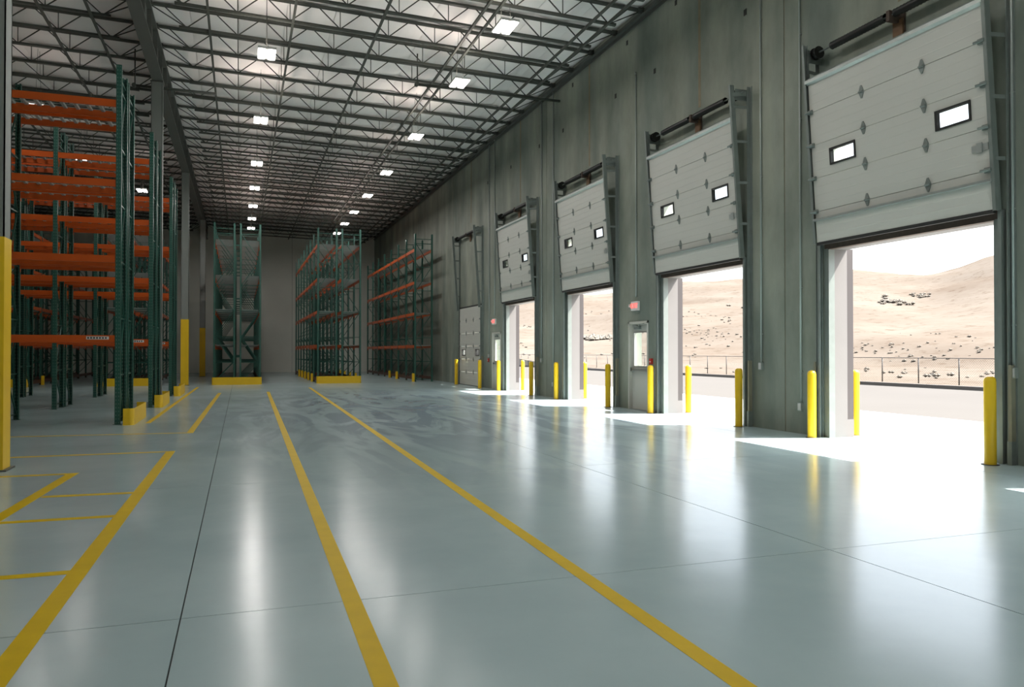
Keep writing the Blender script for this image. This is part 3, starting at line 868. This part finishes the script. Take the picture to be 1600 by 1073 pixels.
# yellow rack-end guards: bent steel plate with rounded corners
def guard(path_len, label, loc, rotz, grp):
    """plate along +x from 0 to path_len, rounded returns of 0.2 towards +y"""
    r, th, ret, h = 0.10, 0.012, 0.20, 0.33
    def path(o):
        pts = [(o * -1 + 0.0, ret)]
        n = 6
        for i in range(n + 1):
            t = PI + (PI / 2) * i / n
            pts.append((r + (r + o) * math.cos(t), r + (r + o) * math.sin(t)))
        for i in range(n + 1):
            t = 1.5 * PI + (PI / 2) * i / n
            pts.append((path_len - r + (r + o) * math.cos(t), r + (r + o) * math.sin(t)))
        pts.append((path_len + o, ret))
        return pts
    a, b = path(0.0), path(-th)
    mb = MB(); k = len(a)
    for i in range(k - 1):
        (x0, y0), (x1, y1), (x2, y2), (x3, y3) = a[i], a[i + 1], b[i + 1], b[i]
        mb.quad((x0, y0, 0), (x1, y1, 0), (x1, y1, h), (x0, y0, h)); mb.quad((x3, y3, 0), (x3, y3, h), (x2, y2, h), (x2, y2, 0))
        mb.quad((x0, y0, h), (x1, y1, h), (x2, y2, h), (x3, y3, h)); mb.quad((x0, y0, 0), (x3, y3, 0), (x2, y2, 0), (x1, y1, 0))
    for e in (0, k - 1):
        mb.quad((*a[e], 0), (*a[e], h), (*b[e], h), (*b[e], 0))
    t = thing('rack_guard', label, 'rack guard', loc, rotz, grp)
    mb.build('guard_plate', 'yellow', t)
    ft = MB()
    for x in (0.25, path_len / 2, path_len - 0.25): ft.box(x - 0.05, x + 0.05, 0.014, 0.12, 0.0, 0.01)
    ft.build('anchor_plate', 'yellow', t)
GG = 'yellow steel guards at the rack ends'
guard(2.15, 'yellow rack guard at the end of the nearest left rack row', (-1.97, 16.84, 0), PI / 2, GG)
guard(2.15, 'yellow rack guard at the end of the second left rack row', (-1.89, 21.9, 0), PI / 2, GG)
guard(2.25, 'yellow rack guard at the end of the third left rack row', (-1.83, 27.25, 0), PI / 2, GG)
guard(2.08, 'wide yellow guard in front of the centre end-on rack', (-1.16, 35.95, 0), 0, GG)
guard(2.03, 'wide yellow guard in front of the end-on rack nearer the dock wall', (3.31, 36.1, 0), 0, GG)
guard(2.1, 'wide yellow guard glimpsed through the nearest left racks', (-5.72, 36.0, 0), 0, GG)
guard(2.1, 'wide yellow guard glimpsed at the left edge between uprights', (-10.3, 36.2, 0), 0, GG)

# ------------------------------------------------------------------ painted floor lines
def stripe(p, q, w, label, z=0.0016):
    p, q = Vector((*p, 0)), Vector((*q, 0)); d = (q - p).normalized(); n = Vector((-d.y, d.x, 0)) * w / 2
    mb = MB()
    mb.prism([tuple((p + n)[:2]), tuple((p - n)[:2]), tuple((q - n)[:2]), tuple((q + n)[:2])], 'z', 0.0002, z)
    o = mb.build('floor_line', 'ylwpaint'); tag(o, label, 'floor line', 'yellow lines painted on the floor')
W1 = 0.105
stripe((0.515, -3.0), (0.965, 29.2), W1, 'long yellow floor line left of the middle, running to the far racks')
stripe((1.945, -3.0), (2.67, 32.2), W1, 'long yellow floor line right of the middle, slanting to lower right')
stripe((-0.945, 12.25), (-1.06, -2.0), 0.12, 'long yellow floor line at lower left with side branches')
stripe((-1.005, 12.2), (-4.6, 12.28), 0.10, 'yellow cross line at the far end of the lower left line', 0.0013)
stripe((-1.87, 10.42), (-1.99, 7.55), 0.12, 'short yellow line parallel to the lower left line')
stripe((-1.935, 10.37), (-3.6, 10.42), 0.10, 'yellow cross line ending at the short parallel line', 0.0013)
stripe((-1.0, 8.76), (-1.86, 8.82), 0.10, 'thin yellow rung nearest the far end of the lower left markings', 0.0013)
stripe((-1.02, 7.58), (-3.2, 7.62), 0.10, 'second thin yellow rung of the lower left markings', 0.0013)
stripe((-1.04, 5.75), (-3.2, 5.77), 0.10, 'nearest thin yellow rung of the lower left markings', 0.0013)
stripe((-0.67, 29.0), (-0.84, 14.85), 0.11, 'yellow line leading to the centre end-on rack')
stripe((-0.90, 14.92), (-4.6, 15.3), 0.09, 'faint yellow cross line in front of the nearest left rack', 0.0013)
stripe((-1.76, 17.2), (-1.62, 34.0), 0.10, 'yellow line beside the left rack guards')

# ------------------------------------------------------------------ hanging lamps
ME_HOUS = MB().box(-0.21, 0.21, -0.36, 0.36, 0.02, 0.07).mesh('housing', 'lampbody')
ME_DIFF = MB().box(-0.075, 0.075, -0.32, 0.32, 0.0, 0.02).mesh('diffuser', 'diff')
def lamp(x, y, label, grp, watts=LAMP_W, z=8.6):
    t = thing('high_bay_lamp', label, 'lamp', (x, y, z), group=grp)
    inst('housing', ME_HOUS, t)
    for s in (-1, 1): inst('diffuser', ME_DIFF, t, (s * 0.115, 0, 0))
    hz = roof_z(x) - z + 0.10
    MB().cyl((0, -0.345, 0.06), (0, -0.1, hz), 0.005, 5).cyl((0, 0.345, 0.06), (0, 0.1, hz), 0.005, 5).build('hanger', 'joist', t)
    for sx in (-1, 1):
        ld = bpy.data.lights.new('lamp_light', 'AREA'); ld.shape = 'RECTANGLE'; ld.size = 0.14; ld.size_y = 0.62; ld.energy = watts / 2
        ld.color = (1.0, 0.955, 0.92)
        lo = bpy.data.objects.new('lamp_light', ld); COL.objects.link(lo); lo.parent = t; lo.location = (sx * 0.115, 0, -0.006)
    ud = bpy.data.lights.new('ceiling_fill', 'AREA'); ud.shape = 'RECTANGLE'; ud.size = 0.40; ud.size_y = 0.70; ud.energy = 1.5 if x < -3 else (6.5 if y < 29 else 2.6); ud.color = (1.0, 0.84, 0.76)  # added upward fill with a warm tint, brightens the roof underside
    uo = bpy.data.objects.new('ceiling_fill', ud); COL.objects.link(uo); uo.parent = t; uo.location = (0, 0, 0.075); uo.rotation_euler = (PI, 0, 0)
ORD = ['nearest', 'second', 'third', 'fourth', 'fifth', 'sixth', 'farthest']
for i, y in enumerate((19.34, 24.95, 30.75, 35.4, 39.8, 43.6, 47.0)):
    lamp(0.58, y, '%s twin-panel lamp of the left hanging row' % ORD[i], 'left row of hanging lamps', FARW if y > 29 else LAMP_W)
ORD2 = ['nearest', 'second', 'third', 'fourth', 'fifth', 'sixth', 'seventh', 'farthest']
for i, y in enumerate((15.97, 19.72, 25.13, 30.6, 35.4, 39.8, 43.6, 47.3)):
    lamp(5.5, y, '%s twin-panel lamp of the right hanging row' % ORD2[i], 'right row of hanging lamps', FARW if y > 29 else LAMP_W)
NEARW = ['first', 'second', 'third', 'fourth']
for i, y in enumerate((13.6, 8.0, 2.4, -3.2)):
    lamp(0.58, y, 'left row lamp above the frame, %s towards the viewer' % NEARW[i], 'lamps over the viewer')
for i, y in enumerate((10.8, 5.6, 0.2, -5.0)):
    lamp(5.5, y, 'right row lamp above the frame, %s towards the viewer' % NEARW[i], 'lamps over the viewer')
for i, (x, y) in enumerate(((-4.13, 37.6), (-5.6, 20.6), (-5.6, 25.8), (-5.6, 32.0), (-8.9, 33.5))):
    lamp(x, y, ['lamp seen between the orange rack rows', 'lamp in the aisle behind the nearest rack row', 'lamp in the aisle behind the second rack row', 'lamp in the aisle behind the third rack row', 'lamp over the far left cross aisle'][i], 'lamps over the rack aisles', 9.0)

# ------------------------------------------------------------------ outside: apron, road, kerb, fence, hills
ap = B('apron', 'apron', None, (WX + WT, 14.5, -70, 190, -0.15, -0.002)); tag(ap, 'bright concrete apron outside the dock doors', 'pavement', kind='structure')
rd = B('road', 'road', None, (14.5, 26.0, -70, 190, -0.16, -0.004)); tag(rd, 'pale grey road beyond the concrete apron', 'road', kind='structure')
kb = B('kerb', 'kerb', None, (26.0, 26.25, -70, 190, -0.1, 0.14)); tag(kb, 'low kerb along the far side of the road', 'kerb', kind='structure')
ft = thing('chain_link_fence', 'low chain link fence with thin posts beyond the road', 'fence', (27.0, 0, 0.07))
y = 4.0; k = 0
ME_FP = MB().cyl((0, 0, 0), (0, 0, 1.14), 0.024, 8).mesh('post', 'fence')
while y < 90:
    inst('post', ME_FP, ft, (0, y - 0.5, 0)); y += 1.94
MB().cyl((0, 2, 1.12), (0, 90, 1.12), 0.018, 6).build('top_rail', 'fence', ft)
ch = MB(); y = 2.0
while y < 90:
    for s in (-1, 1):
        a, b = (y, y + 1.1) if s > 0 else (y + 1.1, y)
        ch.quad((0, a, 0.0), (0, a + 0.006, 0.0), (0, b + 0.006, 1.1), (0, b, 1.1))
    y += 0.10
o = ch.build('chain_link', 'fence', ft); o['kind'] = 'stuff'

from mathutils import noise as mnoise
def hill_z(x, y):
    d = math.hypot(x, y); az = math.degrees(math.atan2(x, y))
    crest = 13.5 + 0.20 * (az - 24) + 3.2 * mnoise.noise((az * 0.11, 3.1, 0.0)) + (3.5 if az > 48 else 0) * min(1, (az - 48) / 4)
    t = max(0.0, min(1.0, (d - 55) / 195.0)); t = t * t * (3 - 2 * t)
    z = 0.12 + crest * 1.22 * t
    z += t * (1 - 0.5 * t) * 7.0 * mnoise.fractal((x * 0.014, y * 0.014, 0.3), 1.0, 2.0, 5)
    bank = max(0.0, min(1.0, (x - 48) / 14.0)); z += 1.5 * bank * bank * (3 - 2 * bank)
    z += 0.35 * min(1, max(0, (x - 28) / 20)) * mnoise.noise((x * 0.15, y * 0.15, 0.0))
    return z
hm = MB(); nx, ny = 150, 170
gx = [26.2 + 380 * (i / nx) ** 1.7 for i in range(nx + 1)]
gy = [-120 + 620 * (j / ny) for j in range(ny + 1)]
hm.v = [(X, Y, hill_z(X, Y)) for X in gx for Y in gy]
for i in range(nx):
    for j in range(ny):
        a = i * (ny + 1) + j; hm.f.append((a, a + ny + 1, a + ny + 2, a + 1)); hm.sm.append(True)
ho = hm.build('hillside', 'hill'); tag(ho, 'pale dry grass hills under the white sky', 'hill', kind='structure')
# scrub on the bank and hill
sh = MB()
def clump(x, y, r):
    z = hill_z(x, y)
    n = len(sh.v)
    for k_ in range(3):
        cx, cy, cz = x + random.uniform(-r, r) * 0.6, y + random.uniform(-r, r) * 0.6, z + r * 0.3
        n = len(sh.v); rr = r * random.uniform(0.5, 0.9)
        pts = [(0, 0, 1), (0.9, 0.1, 0.2), (0.2, 0.9, 0.3), (-0.8, 0.4, 0.1), (-0.5, -0.8, 0.3), (0.5, -0.8, 0.15), (0, 0, -0.5)]
        sh.v += [(cx + a * rr * random.uniform(0.8, 1.2), cy + b * rr * random.uniform(0.8, 1.2), cz + c_ * rr * 0.8) for a, b, c_ in pts]
        for q in range(5):
            q2 = (q + 1) % 5
            sh.f += [(n, n + 1 + q, n + 1 + q2), (n + 6, n + 1 + q2, n + 1 + q)]; sh.sm += [False, False]
for i in range(600):
    x = random.uniform(27.6, 70); y = random.uniform(0, 150)
    if mnoise.noise((x * 0.08, y * 0.08, 2.0)) > -0.05: clump(x, y, random.uniform(0.08, 0.26))
for i in range(60):
    x = random.uniform(60, 200); y = random.uniform(20, 330)
    if mnoise.noise((x * 0.03, y * 0.03, 5.0)) > 0.12: clump(x, y, random.uniform(0.25, 0.6))
for cx, cy, n_, r_ in ((97.3, 94.6, 30, 0.55), (105.4, 96.3, 14, 0.45), (46.0, 96.2, 22, 0.7), (47.8, 94.0, 14, 0.6)):
    for i in range(n_): clump(cx + random.gauss(0, 1.1), cy + random.gauss(0, 1.1), random.uniform(0.6, 1) * r_)
for i in range(240):
    y = random.uniform(30, 105); clump(54.5 + random.gauss(0, 1.6), y, random.uniform(0.07, 0.2))
so = sh.build('scrub', 'shrub'); tag(so, 'dry scrub scattered over the bank and hills beyond the fence', 'scrub', kind='stuff')
